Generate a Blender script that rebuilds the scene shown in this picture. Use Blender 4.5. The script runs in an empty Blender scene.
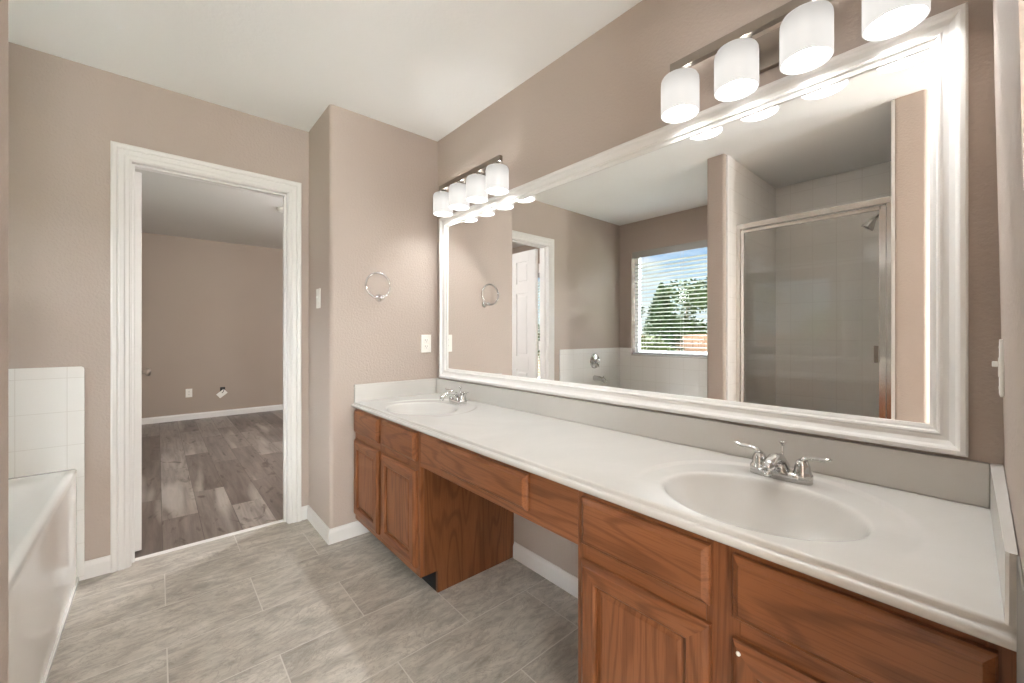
import bpy, bmesh, math, random
from mathutils import Vector, Matrix
S = bpy.context.scene
C = bpy.context.collection
PI = math.pi

# ------------------------------------------------------------------ camera, world, sun, exposure
cam = bpy.data.cameras.new('camera')
cam.sensor_width = 36.0
cam.lens = 36.0 * 408.34 / 1024
cam.shift_y = -6.63 / 1024
cam.clip_start = 0.005
camo = bpy.data.objects.new('camera', cam)
C.objects.link(camo)
camo.location = (2.3875, -1.4142, 1.1652)
camo.rotation_euler = (PI / 2, 0, math.radians(90 - 40.984))
S.camera = camo

S.view_settings.view_transform = 'Standard'
S.view_settings.look = 'None'
S.view_settings.gamma = 1.0
S.view_settings.use_curve_mapping = False
S.view_settings.exposure = 0.57
S.cycles.use_denoising = True
S.cycles.max_bounces = 14
S.cycles.diffuse_bounces = 6
S.cycles.glossy_bounces = 8
S.cycles.transmission_bounces = 8
S.cycles.transparent_max_bounces = 12
S.cycles.sample_clamp_indirect = 25.0
S.cycles.caustics_reflective = True

BULB = 130.0       # glowing bulbs of the vanity lights
GLASS_TOP, GLASS_LOW = 0.32, 0.54   # milky shades, lit from within
HALL_FILL = 86.0  # added fill globes behind the camera, to even out the room
BED_FILL = 88.0  # added fill globe that brightens the bedroom, hidden past the doorway
SKY = 0.85
SUN = 1.0

def world():
    w = bpy.data.worlds.new('sky'); S.world = w; w.use_nodes = True
    nt = w.node_tree; nt.nodes.clear()
    N = nt.nodes.new; L = nt.links.new
    out = N('ShaderNodeOutputWorld'); bg = N('ShaderNodeBackground')
    tc = N('ShaderNodeTexCoord'); sep = N('ShaderNodeSeparateXYZ')
    L(tc.outputs['Generated'], sep.inputs[0])
    ramp = N('ShaderNodeValToRGB')
    e = ramp.color_ramp.elements
    e[0].position = 0.0; e[0].color = (0.78, 0.84, 0.90, 1)
    e[1].position = 0.40; e[1].color = (36.0, 38.5, 42.0, 1)
    m = ramp.color_ramp.elements.new(0.10); m.color = (0.62, 0.75, 0.90, 1)
    m = ramp.color_ramp.elements.new(0.20); m.color = (0.30, 0.50, 0.78, 1)
    L(sep.outputs['Z'], ramp.inputs[0])
    mp = N('ShaderNodeMapping'); mp.inputs['Scale'].default_value = (1.5, 1.5, 5.0)
    L(tc.outputs['Generated'], mp.inputs[0])
    nz = N('ShaderNodeTexNoise'); nz.inputs['Scale'].default_value = 2.6; nz.inputs['Detail'].default_value = 6
    L(mp.outputs[0], nz.inputs['Vector'])
    cr = N('ShaderNodeValToRGB'); cr.color_ramp.elements[0].position = 0.50; cr.color_ramp.elements[1].position = 0.66
    L(nz.outputs['Fac'], cr.inputs[0])
    mx = N('ShaderNodeMixRGB'); mx.inputs[2].default_value = (0.95, 0.96, 0.98, 1)
    L(cr.outputs[0], mx.inputs[0]); L(ramp.outputs[0], mx.inputs[1])
    L(mx.outputs[0], bg.inputs[0]); bg.inputs[1].default_value = SKY
    L(bg.outputs[0], out.inputs[0])
world()
sd = bpy.data.lights.new('sun', 'SUN'); sd.energy = SUN; sd.angle = 0.01; sd.color = (1.0, 0.95, 0.86)
so = bpy.data.objects.new('sun', sd); C.objects.link(so)
so.location = (0, 6, 12)
so.rotation_euler = Vector((-0.35, -0.75, -0.75)).to_track_quat('-Z', 'Y').to_euler()   # from behind the house, onto the garden trees

# ------------------------------------------------------------------ dimensions (metres)
H = 2.457              # ceiling
XB = -0.426            # bathroom face of the doorway wall
XB2 = -0.536           # its bedroom face
YP = -0.686            # bump-out corner
YW = -2.726            # window wall
XR = 2.42              # stub wall at the vanity's end
XH = 5.7               # back of the hall behind
XF = -4.77             # bedroom end wall
YB = 2.2               # bedroom side wall
HB = 2.50              # bedroom ceiling
HC, HS, DC = 0.7794, 0.878, 0.568   # counter top, splash top, counter depth
P1, P2 = 1.06, 1.185   # partition between tub and shower
Q1, Q2 = 2.07, 2.20    # partition beyond the shower
YC = -1.645            # ends of both partitions
DY0, DY1, DZ = -1.516, -0.803, 2.045   # doorway
WX0, WX1, WZ0, WZ1 = -0.264, 0.90, 0.934, 2.115   # tub window
BX0, BX1, BZ0, BZ1 = -2.60, -1.20, 0.50, 2.06     # bedroom window

# ------------------------------------------------------------------ materials
def principled(name, col=(0.8, 0.8, 0.8), rough=0.5, metal=0.0, spec=0.5):
    m = bpy.data.materials.new(name); m.use_nodes = True
    b = m.node_tree.nodes['Principled BSDF']
    b.inputs['Base Color'].default_value = (*col, 1)
    b.inputs['Roughness'].default_value = rough
    b.inputs['Metallic'].default_value = metal
    b.inputs['Specular IOR Level'].default_value = spec
    return m, m.node_tree, b

def coords(nt, order='xyz', scale=(1, 1, 1), off=(0, 0, 0)):
    """Object coordinates with axes reordered, then shifted and scaled."""
    N = nt.nodes.new; L = nt.links.new
    tc = N('ShaderNodeTexCoord'); sp = N('ShaderNodeSeparateXYZ'); cb = N('ShaderNodeCombineXYZ')
    L(tc.outputs['Object'], sp.inputs[0])
    for i, a in enumerate(order):
        L(sp.outputs['xyz'.index(a)], cb.inputs[i])
    mp = N('ShaderNodeMapping'); mp.vector_type = 'POINT'
    mp.inputs['Location'].default_value = tuple(o * s for o, s in zip(off, scale))
    mp.inputs['Scale'].default_value = scale
    L(cb.outputs[0], mp.inputs[0])
    return mp.outputs[0]

def bump(nt, b, height, strength=0.2, dist=0.002):
    n = nt.nodes.new('ShaderNodeBump'); n.inputs['Strength'].default_value = strength
    n.inputs['Distance'].default_value = dist
    nt.links.new(height, n.inputs['Height']); nt.links.new(n.outputs[0], b.inputs['Normal'])
    return n

def noise(nt, vec, scale, detail=4, rough=0.5, dist=0.0):
    n = nt.nodes.new('ShaderNodeTexNoise')
    n.inputs['Scale'].default_value = scale; n.inputs['Detail'].default_value = detail
    n.inputs['Roughness'].default_value = rough; n.inputs['Distortion'].default_value = dist
    nt.links.new(vec, n.inputs['Vector'])
    return n.outputs['Fac']

def ramp(nt, fac, stops):
    r = nt.nodes.new('ShaderNodeValToRGB'); e = r.color_ramp.elements
    while len(e) > 1: e.remove(e[0])
    e[0].position = stops[0][0]; e[0].color = (*stops[0][1], 1)
    for p, c in stops[1:]:
        x = e.new(p); x.color = (*c, 1)
    nt.links.new(fac, r.inputs[0])
    return r.outputs[0]

def mixc(nt, fac, a, b, mode='MIX'):
    m = nt.nodes.new('ShaderNodeMixRGB'); m.blend_type = mode
    for i, v in enumerate((fac, a, b)):
        if isinstance(v, (int, float)): m.inputs[i].default_value = v
        elif isinstance(v, tuple): m.inputs[i].default_value = (*v, 1)
        else: nt.links.new(v, m.inputs[i])
    return m.outputs[0]

def paint(name, col, strength=0.25, scale=90, rough=0.62):
    m, nt, b = principled(name, col, rough, 0, 0.3)
    v = coords(nt)
    n1 = noise(nt, v, scale, 3, 0.55)
    c = ramp(nt, n1, [(0.38, (0, 0, 0)), (0.62, (1, 1, 1))])
    bump(nt, b, c, strength, 0.0015)
    n2 = noise(nt, v, 1.7, 3)
    dark = tuple(x * 0.955 for x in col)
    nt.links.new(mixc(nt, n2, dark, tuple(min(1, x * 1.03) for x in col)), b.inputs['Base Color'])
    return m

M = {}
M['wall'] = paint('tan_wall_paint', (0.50, 0.420, 0.364), 0.42)
M['wall_grey'] = M['wall']
M['ceiling'] = paint('ceiling_paint', (0.90, 0.89, 0.875), 0.22, 60, 0.8)
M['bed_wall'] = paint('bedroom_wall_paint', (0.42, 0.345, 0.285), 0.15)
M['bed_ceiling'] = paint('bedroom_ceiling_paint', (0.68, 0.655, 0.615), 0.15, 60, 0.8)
M['trim'] = principled('white_trim_paint', (0.78, 0.76, 0.735), 0.35)[0]
M['frame_paint'] = principled('white_frame_paint', (0.79, 0.77, 0.745), 0.3)[0]
M['plate'] = principled('white_switch_plastic', (0.86, 0.84, 0.79), 0.35)[0]
M['slot'] = principled('dark_slot', (0.03, 0.028, 0.025), 0.6)[0]
M['chrome'] = principled('polished_chrome', (0.66, 0.655, 0.645), 0.07, 1.0)[0]
M['nickel'] = principled('brushed_nickel', (0.33, 0.285, 0.245), 0.42, 1.0)[0]
M['alum'] = principled('bright_aluminium', (0.80, 0.78, 0.75), 0.2, 1.0)[0]
M['tub'] = principled('glossy_white_acrylic', (0.85, 0.83, 0.80), 0.06)[0]
M['black'] = principled('toe_space_dark', (0.015, 0.014, 0.014), 0.8)[0]
M['plaster'] = principled('bare_white_joint_compound', (0.72, 0.69, 0.64), 0.85)[0]
M['grey_patch'] = principled('plain_grey', (0.24, 0.215, 0.19), 0.7)[0]
M['blind'] = principled('white_blind_vinyl', (0.42, 0.415, 0.40), 0.45)[0]
M['vinyl'] = principled('white_window_vinyl', (0.78, 0.77, 0.75), 0.4)[0]

def mirror_mat():
    m, nt, b = principled('silvered_mirror', (0.955, 0.955, 0.95), 0.0, 1.0)
    return m
M['mirror'] = mirror_mat()

def marble():
    m, nt, b = principled('cultured_marble', (0.80, 0.755, 0.70), 0.24, 0, 0.5)
    v = coords(nt)
    n = noise(nt, v, 2.2, 5, 0.6, 1.5)
    nt.links.new(ramp(nt, n, [(0.3, (0.565, 0.54, 0.505)), (0.7, (0.605, 0.58, 0.545))]), b.inputs['Base Color'])
    return m
M['marble'] = marble()

def glass(name, tint=(1, 1, 1), refl=1.0):
    m = bpy.data.materials.new(name); m.use_nodes = True
    nt = m.node_tree; nt.nodes.clear(); N = nt.nodes.new; L = nt.links.new
    out = N('ShaderNodeOutputMaterial'); mx = N('ShaderNodeMixShader')
    tr = N('ShaderNodeBsdfTransparent'); tr.inputs[0].default_value = (*tint, 1)
    gl = N('ShaderNodeBsdfGlossy'); gl.inputs['Roughness'].default_value = 0.0
    fr = N('ShaderNodeFresnel'); fr.inputs[0].default_value = 1.5
    mu = N('ShaderNodeMath'); mu.operation = 'MULTIPLY'; mu.inputs[1].default_value = refl; mu.use_clamp = True
    L(fr.outputs[0], mu.inputs[0]); L(mu.outputs[0], mx.inputs[0])
    L(tr.outputs[0], mx.inputs[1]); L(gl.outputs[0], mx.inputs[2]); L(mx.outputs[0], out.inputs[0])
    return m
M['glass'] = glass('window_glass', (0.97, 0.98, 0.97), 0.15)
M['shower_glass'] = glass('shower_glass', (0.99, 0.992, 0.985), 1.1)

def oak(name, order, k=1.0):
    """Honey oak; first axis of order runs along the grain. Contours of a stretched noise give the cathedral figure."""
    m, nt, b = principled(name, (0.4, 0.2, 0.1), 0.36, 0, 0.4)
    fig = noise(nt, coords(nt, order, (0.9, 7.0, 7.0)), 1.0, 2, 0.4, 0.15)
    mu = nt.nodes.new('ShaderNodeMath'); mu.operation = 'MULTIPLY'; mu.inputs[1].default_value = 95.0
    nt.links.new(fig, mu.inputs[0])
    si = nt.nodes.new('ShaderNodeMath'); si.operation = 'SINE'; nt.links.new(mu.outputs[0], si.inputs[0])
    mr = nt.nodes.new('ShaderNodeMapRange'); mr.inputs['From Min'].default_value = -1.0
    nt.links.new(si.outputs[0], mr.inputs[0])
    broad = noise(nt, coords(nt, order, (1.4, 6.0, 6.0), (3.3, 1.1, 2.2)), 1.0, 3, 0.5)
    pore = noise(nt, coords(nt, order, (9.0, 260.0, 260.0)), 1.0, 2, 0.6)
    base = ramp(nt, broad, [(0.32, (0.199 * k, 0.069 * k, 0.024 * k)), (0.52, (0.242 * k, 0.089 * k, 0.033 * k)), (0.72, (0.286 * k, 0.110 * k, 0.045 * k))])
    lines = ramp(nt, mr.outputs[0], [(0.0, (0.62, 0.56, 0.52)), (0.42, (0.98, 0.98, 0.98)), (1.0, (1.0, 1.0, 1.0))])
    c = mixc(nt, 0.75, base, lines, 'MULTIPLY')
    d = ramp(nt, pore, [(0.36, (0.70, 0.64, 0.60)), (0.50, (1, 1, 1))])
    nt.links.new(mixc(nt, 0.6, c, d, 'MULTIPLY'), b.inputs['Base Color'])
    bump(nt, b, pore, 0.06, 0.0004)
    return m
M['oak_v'] = oak('oak_upright_grain', 'zxy')
M['oak_h'] = oak('oak_level_grain', 'xzy')
M['oak_side'] = oak('oak_veneer_side', 'zyx', 0.85)

def floor_tile():
    m, nt, b = principled('stone_look_floor_tile', (0.5, 0.47, 0.43), 0.38, 0, 0.4)
    v = coords(nt, 'yxz', (1, 1, 1), (1.387 + 0.62, 0.539, 0))
    br = nt.nodes.new('ShaderNodeTexBrick')
    br.offset = 0.5; br.offset_frequency = 2; br.squash = 1.0
    br.inputs['Scale'].default_value = 1.0
    br.inputs['Mortar Size'].default_value = 0.0022
    br.inputs['Mortar Smooth'].default_value = 0.1
    br.inputs['Bias'].default_value = 0.0
    br.inputs['Brick Width'].default_value = 0.62
    br.inputs['Row Height'].default_value = 0.312
    br.inputs['Color1'].default_value = (0, 0, 0, 1); br.inputs['Color2'].default_value = (1, 1, 1, 1)
    br.inputs['Mortar'].default_value = (0.5, 0.5, 0.5, 1)
    nt.links.new(v, br.inputs['Vector'])
    # every tile shifts the stone pattern, so the veins break at the joints
    sp = nt.nodes.new('ShaderNodeVectorMath'); sp.operation = 'MULTIPLY_ADD'
    nt.links.new(br.outputs['Color'], sp.inputs[0]); sp.inputs[1].default_value = (3.1, 1.7, 2.3)
    rot = nt.nodes.new('ShaderNodeMapping'); rot.inputs['Rotation'].default_value = (0, 0, 0.5)
    rot.inputs['Scale'].default_value = (1.0, 2.3, 1)
    nt.links.new(v, rot.inputs[0]); nt.links.new(rot.outputs[0], sp.inputs[2])
    pv = sp.outputs[0]
    n1 = noise(nt, pv, 2.0, 6, 0.62, 1.2)
    n2 = noise(nt, pv, 11.0, 7, 0.68, 0.8)
    n3 = noise(nt, pv, 3.2, 8, 0.7, 2.5)
    c1 = ramp(nt, n1, [(0.28, (0.38, 0.34, 0.30)), (0.52, (0.57, 0.53, 0.475)), (0.75, (0.72, 0.675, 0.62))])
    c2 = ramp(nt, n2, [(0.36, (0.70, 0.69, 0.68)), (0.58, (1.04, 1.03, 1.01))])
    c = mixc(nt, 0.85, c1, c2, 'MULTIPLY')
    vein = ramp(nt, n3, [(0.475, (0, 0, 0)), (0.50, (1, 1, 1)), (0.525, (0, 0, 0))])
    c = mixc(nt, mixc(nt, 1.0, vein, (0.5, 0.5, 0.5), 'MULTIPLY'), c, (0.27, 0.235, 0.20))
    c = mixc(nt, br.outputs['Fac'], c, (0.66, 0.62, 0.57))
    nt.links.new(c, b.inputs['Base Color'])
    inv = nt.nodes.new('ShaderNodeMath'); inv.operation = 'SUBTRACT'; inv.inputs[0].default_value = 1.0
    nt.links.new(br.outputs['Fac'], inv.inputs[1])
    bump(nt, b, inv.outputs[0], 0.5, 0.0015)
    return m
M['floor'] = floor_tile()

def planks():
    m, nt, b = principled('grey_wood_planks', (0.3, 0.25, 0.22), 0.33, 0, 0.4)
    v = coords(nt, 'xyz', (1, 1, 1), (8.3, 3.03, 0))
    br = nt.nodes.new('ShaderNodeTexBrick')
    br.offset = 0.37; br.offset_frequency = 2; br.squash = 1.0
    br.inputs['Scale'].default_value = 1.0
    br.inputs['Mortar Size'].default_value = 0.0012
    br.inputs['Brick Width'].default_value = 1.22
    br.inputs['Row Height'].default_value = 0.182
    br.inputs['Bias'].default_value = 0.0
    br.inputs['Color1'].default_value = (0, 0, 0, 1); br.inputs['Color2'].default_value = (1, 1, 1, 1)
    nt.links.new(v, br.inputs['Vector'])
    sp = nt.nodes.new('ShaderNodeVectorMath'); sp.operation = 'MULTIPLY_ADD'
    nt.links.new(br.outputs['Color'], sp.inputs[0]); sp.inputs[1].default_value = (7.1, 3.7, 5.3)
    nt.links.new(v, sp.inputs[2])
    def st(sx, sy):
        mp = nt.nodes.new('ShaderNodeMapping'); mp.inputs['Scale'].default_value = (sx, sy, 1)
        nt.links.new(sp.outputs[0], mp.inputs[0]); return mp.outputs[0]
    g = noise(nt, st(2.0, 26), 1.0, 6, 0.65, 0.6)
    k = noise(nt, st(2.6, 8), 1.0, 3, 0.5, 2.4)
    e = noise(nt, st(0.6, 5), 1.0, 2, 0.5)
    base = ramp(nt, br.outputs['Color'], [(0.0, (0.135, 0.103, 0.088)), (0.5, (0.20, 0.162, 0.142)), (1.0, (0.33, 0.285, 0.255))])
    gr = ramp(nt, g, [(0.30, (0.50, 0.47, 0.45)), (0.5, (0.9, 0.9, 0.9)), (0.7, (1.25, 1.23, 1.2))])
    c = mixc(nt, 0.8, base, gr, 'MULTIPLY')
    kn = ramp(nt, k, [(0.30, (0.35, 0.30, 0.27)), (0.40, (1, 1, 1))])
    c = mixc(nt, 0.8, c, kn, 'MULTIPLY')
    sap = ramp(nt, e, [(0.58, (0, 0, 0)), (0.66, (1, 1, 1))])
    c = mixc(nt, mixc(nt, 1.0, sap, (0.55, 0.55, 0.55), 'MULTIPLY'), c, (0.46, 0.41, 0.365))
    c = mixc(nt, br.outputs['Fac'], c, (0.07, 0.055, 0.047))
    nt.links.new(c, b.inputs['Base Color'])
    return m
M['planks'] = planks()

def wall_tile(name, order, off, size=0.158, k=1.0):
    m, nt, b = principled(name, (0.78, 0.75, 0.71), 0.10, 0, 0.5)
    v = coords(nt, order, (1, 1, 1), off)
    br = nt.nodes.new('ShaderNodeTexBrick')
    br.offset = 0.0; br.squash = 1.0
    br.inputs['Scale'].default_value = 1.0
    br.inputs['Mortar Size'].default_value = 0.0014
    br.inputs['Mortar Smooth'].default_value = 0.2
    br.inputs['Brick Width'].default_value = size
    br.inputs['Row Height'].default_value = size
    br.inputs['Color1'].default_value = (0.84 * k, 0.82 * k, 0.79 * k, 1); br.inputs['Color2'].default_value = (0.86 * k, 0.84 * k, 0.81 * k, 1)
    br.inputs['Mortar'].default_value = (0.74 * k, 0.71 * k, 0.67 * k, 1)
    nt.links.new(v, br.inputs['Vector'])
    nt.links.new(br.outputs['Color'], b.inputs['Base Color'])
    inv = nt.nodes.new('ShaderNodeMath'); inv.operation = 'SUBTRACT'; inv.inputs[0].default_value = 1.0
    nt.links.new(br.outputs['Fac'], inv.inputs[1])
    bump(nt, b, inv.outputs[0], 0.35, 0.001)
    return m
SZ = 0.1575
M['tile_x'] = wall_tile('white_wall_tile_facing_x', 'yzx', (1.732 + SZ * 10, SZ * 10 - 0.964, 0), SZ)
M['shower_x'] = wall_tile('shower_wall_tile_facing_x', 'yzx', (1.732 + SZ * 10, SZ * 10 - 0.964, 0), SZ, 1.12)
M['shower_y'] = wall_tile('shower_wall_tile_facing_y', 'xzy', (0.426 + SZ * 10, SZ * 10 - 0.964, 0), SZ, 1.12)
M['tile_y'] = wall_tile('white_wall_tile_facing_y', 'xzy', (0.426 + SZ * 10, SZ * 10 - 0.964, 0), SZ)

def emit(name, col, strength):
    m = bpy.data.materials.new(name); m.use_nodes = True
    nt = m.node_tree; nt.nodes.clear()
    o = nt.nodes.new('ShaderNodeOutputMaterial'); e = nt.nodes.new('ShaderNodeEmission')
    e.inputs[0].default_value = (*col, 1); e.inputs[1].default_value = strength
    nt.links.new(e.outputs[0], o.inputs[0])
    return m
WARM = (0.95, 0.985, 1.0)
M['bulb'] = emit('lit_bulb', WARM, BULB)
M['hall_fill'] = emit('hall_fill_globe', (0.90, 0.975, 1.0), HALL_FILL)
M['bed_fill'] = emit('bedroom_fill_globe', (0.97, 0.98, 1.0), BED_FILL)

def milk_glass():
    """Opal glass lit by the bulb inside: brighter towards the bulb at its lower end."""
    m, nt, b = principled('lit_opal_glass', (0.16, 0.158, 0.155), 0.3)
    tc = nt.nodes.new('ShaderNodeTexCoord'); sp = nt.nodes.new('ShaderNodeSeparateXYZ')
    nt.links.new(tc.outputs['Generated'], sp.inputs[0])
    mr = nt.nodes.new('ShaderNodeMapRange'); mr.interpolation_type = 'SMOOTHSTEP'
    mr.inputs['From Min'].default_value = 0.42; mr.inputs['From Max'].default_value = 1.0
    mr.inputs['To Min'].default_value = GLASS_LOW; mr.inputs['To Max'].default_value = GLASS_TOP
    nt.links.new(sp.outputs['Z'], mr.inputs[0])
    b.inputs['Emission Color'].default_value = (1.0, 0.965, 0.92, 1)
    nt.links.new(mr.outputs[0], b.inputs['Emission Strength'])
    return m
M['opal'] = milk_glass()

def leafy(name, c1, c2):
    m, nt, b = principled(name, c1, 0.6, 0, 0.2)
    v = coords(nt)
    nt.links.new(ramp(nt, noise(nt, v, 3.0, 4), [(0.35, c1), (0.65, c2)]), b.inputs['Base Color'])
    return m
M['leaf_dark'] = leafy('dark_leaves', (0.013, 0.024, 0.009), (0.028, 0.047, 0.017))
M['leaf_mid'] = leafy('green_leaves', (0.019, 0.032, 0.009), (0.040, 0.056, 0.018))
M['leaf_lite'] = leafy('yellow_green_leaves', (0.038, 0.048, 0.014), (0.070, 0.076, 0.028))
M['bark'] = principled('bark', (0.12, 0.09, 0.065), 0.9)[0]
M['fence'] = leafy('weathered_cedar', (0.075, 0.040, 0.022), (0.115, 0.065, 0.038))
M['lawn'] = leafy('garden_lawn', (0.050, 0.075, 0.025), (0.100, 0.120, 0.045))

# ------------------------------------------------------------------ mesh helpers
class MB:
    """Collects shapes (world coordinates) and links them as ONE mesh object."""
    def __init__(self): self.b = bmesh.new()
    def _add(self, verts, faces, smooth=False):
        vs = [self.b.verts.new(v) for v in verts]
        for f in faces:
            try:
                fc = self.b.faces.new([vs[i] for i in f]); fc.smooth = smooth
            except ValueError: pass
        return vs
    def box(self, x0, x1, y0, y1, z0, z1, bev=0.0, seg=2):
        x0, x1 = min(x0, x1), max(x0, x1); y0, y1 = min(y0, y1), max(y0, y1); z0, z1 = min(z0, z1), max(z0, z1)
        t = bmesh.new()
        bmesh.ops.create_cube(t, size=1.0)
        for v in t.verts:
            v.co = Vector(((x0 + x1) / 2 + v.co.x * (x1 - x0), (y0 + y1) / 2 + v.co.y * (y1 - y0), (z0 + z1) / 2 + v.co.z * (z1 - z0)))
        if bev > 0:
            bmesh.ops.bevel(t, geom=t.edges[:], offset=bev, segments=seg, profile=0.6, affect='EDGES', clamp_overlap=True)
        self.merge(t); return self
    def merge(self, t, mat=None):
        t.verts.index_update()
        if mat is not None: t.transform(mat)
        vs = [self.b.verts.new(v.co) for v in t.verts]
        for f in t.faces:
            try:
                nf = self.b.faces.new([vs[v.index] for v in f.verts]); nf.smooth = f.smooth
            except ValueError: pass
        t.free()
    def tube(self, pts, rad, seg=12, cap=True, squash=None):
        """A tube along pts; rad a number or a list; squash = (axis vector, factor) flattens the section."""
        pts = [Vector(p) for p in pts]
        n = len(pts)
        if isinstance(rad, (int, float)): rad = [rad] * n
        rings = []; up = None
        for i, p in enumerate(pts):
            d = (pts[min(i + 1, n - 1)] - pts[max(i - 1, 0)]).normalized()
            if up is None:
                up = Vector((0, 0, 1)) if abs(d.z) < 0.9 else Vector((1, 0, 0))
            s = d.cross(up)
            if s.length < 1e-5: s = d.orthogonal()
            s.normalize(); up = s.cross(d).normalized()
            ring = []
            for k in range(seg):
                a = 2 * PI * k / seg
                o = s * math.cos(a) * rad[i] + up * math.sin(a) * rad[i]
                if squash:
                    ax = Vector(squash[0]).normalized(); o = o - ax * o.dot(ax) * (1 - squash[1])
                ring.append(self.b.verts.new(p + o))
            rings.append(ring)
        for i in range(n - 1):
            for k in range(seg):
                f = self.b.faces.new([rings[i][k], rings[i][(k + 1) % seg], rings[i + 1][(k + 1) % seg], rings[i + 1][k]]); f.smooth = True
        if cap:
            self.b.faces.new(rings[0][::-1]); self.b.faces.new(rings[-1])
        return self
    def lathe(self, prof, origin=(0, 0, 0), axis='z', seg=28, smooth=True):
        """prof = [(r, h)...] revolved about an axis through origin."""
        o = Vector(origin); rings = []
        def P(r, a, h):
            c, s = r * math.cos(a), r * math.sin(a)
            return o + {'z': Vector((c, s, h)), 'x': Vector((h, c, s)), 'y': Vector((s, h, c))}[axis]
        for r, h in prof:
            if r < 1e-6: rings.append([self.b.verts.new(P(0, 0, h))])
            else: rings.append([self.b.verts.new(P(r, 2 * PI * k / seg, h)) for k in range(seg)])
        for a, c in zip(rings, rings[1:]):
            for k in range(seg):
                k2 = (k + 1) % seg
                q = [a[k % len(a)], a[k2 % len(a)], c[k2 % len(c)], c[k % len(c)]]
                u = []
                for v in q:
                    if v not in u: u.append(v)
                if len(u) >= 3:
                    try:
                        f = self.b.faces.new(u); f.smooth = smooth
                    except ValueError: pass
        return self
    def torus(self, center, R, r, axis='x', seg=48, s2=10):
        c = Vector(center); pts = []
        for k in range(seg):
            a = 2 * PI * k / seg; ring = []
            for j in range(s2):
                t = 2 * PI * j / s2
                rr = R + r * math.cos(t); h = r * math.sin(t)
                p = {'x': Vector((h, rr * math.cos(a), rr * math.sin(a))), 'z': Vector((rr * math.cos(a), rr * math.sin(a), h)),
                     'y': Vector((rr * math.cos(a), h, rr * math.sin(a)))}[axis]
                ring.append(self.b.verts.new(c + p))
            pts.append(ring)
        for k in range(seg):
            for j in range(s2):
                f = self.b.faces.new([pts[k][j], pts[(k + 1) % seg][j], pts[(k + 1) % seg][(j + 1) % s2], pts[k][(j + 1) % s2]]); f.smooth = True
        return self
    def prism(self, prof, axis, a0, a1, smooth=False):
        """A closed 2-D profile extruded along an axis from a0 to a1. x: (y,z)  y: (x,z)  z: (x,y)."""
        def P(p, a):
            return {'x': (a, p[0], p[1]), 'y': (p[0], a, p[1]), 'z': (p[0], p[1], a)}[axis]
        n = len(prof)
        v0 = [self.b.verts.new(P(p, a0)) for p in prof]; v1 = [self.b.verts.new(P(p, a1)) for p in prof]
        for i in range(n):
            f = self.b.faces.new([v0[i], v0[(i + 1) % n], v1[(i + 1) % n], v1[i]]); f.smooth = smooth
        self.b.faces.new(v0[::-1]); self.b.faces.new(v1)
        return self
    def sweep_frame(self, prof, loop, closed=True):
        """Mitred moulding. loop = list of functions w -> corner point when stepped w outwards; prof = [(w, h)]; see use."""
        rings = [[self.b.verts.new(c(w, h)) for (w, h) in prof] for c in loop]
        n = len(prof); m = len(loop)
        for i in range(m if closed else m - 1):
            a, b2 = rings[i], rings[(i + 1) % m]
            for k in range(n):
                f = self.b.faces.new([a[k], a[(k + 1) % n], b2[(k + 1) % n], b2[k]])
        if not closed:
            self.b.faces.new(rings[0][::-1]); self.b.faces.new(rings[-1])
        return self
    def build(self, name, mat, parent=None, auto=True):
        bmesh.ops.recalc_face_normals(self.b, faces=self.b.faces[:])
        me = bpy.data.meshes.new(name); 
        if parent is not None:
            off = world_loc(parent); self.b.transform(Matrix.Translation(-off))
        self.b.to_mesh(me); self.b.free()
        o = bpy.data.objects.new(name, me); C.objects.link(o)
        me.materials.append(M[mat] if isinstance(mat, str) else mat)
        if parent is not None: o.parent = parent
        return o

def world_loc(o):
    v = Vector((0, 0, 0))
    while o is not None:
        v = v + Vector(o.location); o = o.parent
    return v

def tag(o, label, cat, group=None, kind=None):
    o['label'] = label; o['category'] = cat
    if group: o['group'] = group
    if kind: o['kind'] = kind
    return o
def thing(name, label, cat, loc=(0, 0, 0), group=None):
    o = bpy.data.objects.new(name, None); o.empty_display_size = 0.05; C.objects.link(o)
    o.location = loc
    return tag(o, label, cat, group)
def struct(o, label=None):
    o['kind'] = 'structure'
    if label: o['label'] = label
    return o
def copy_tree(o, parent=None):
    c = o.copy(); C.objects.link(c)
    if parent is not None: c.parent = parent
    for ch in o.children: copy_tree(ch, c)
    return c

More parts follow.
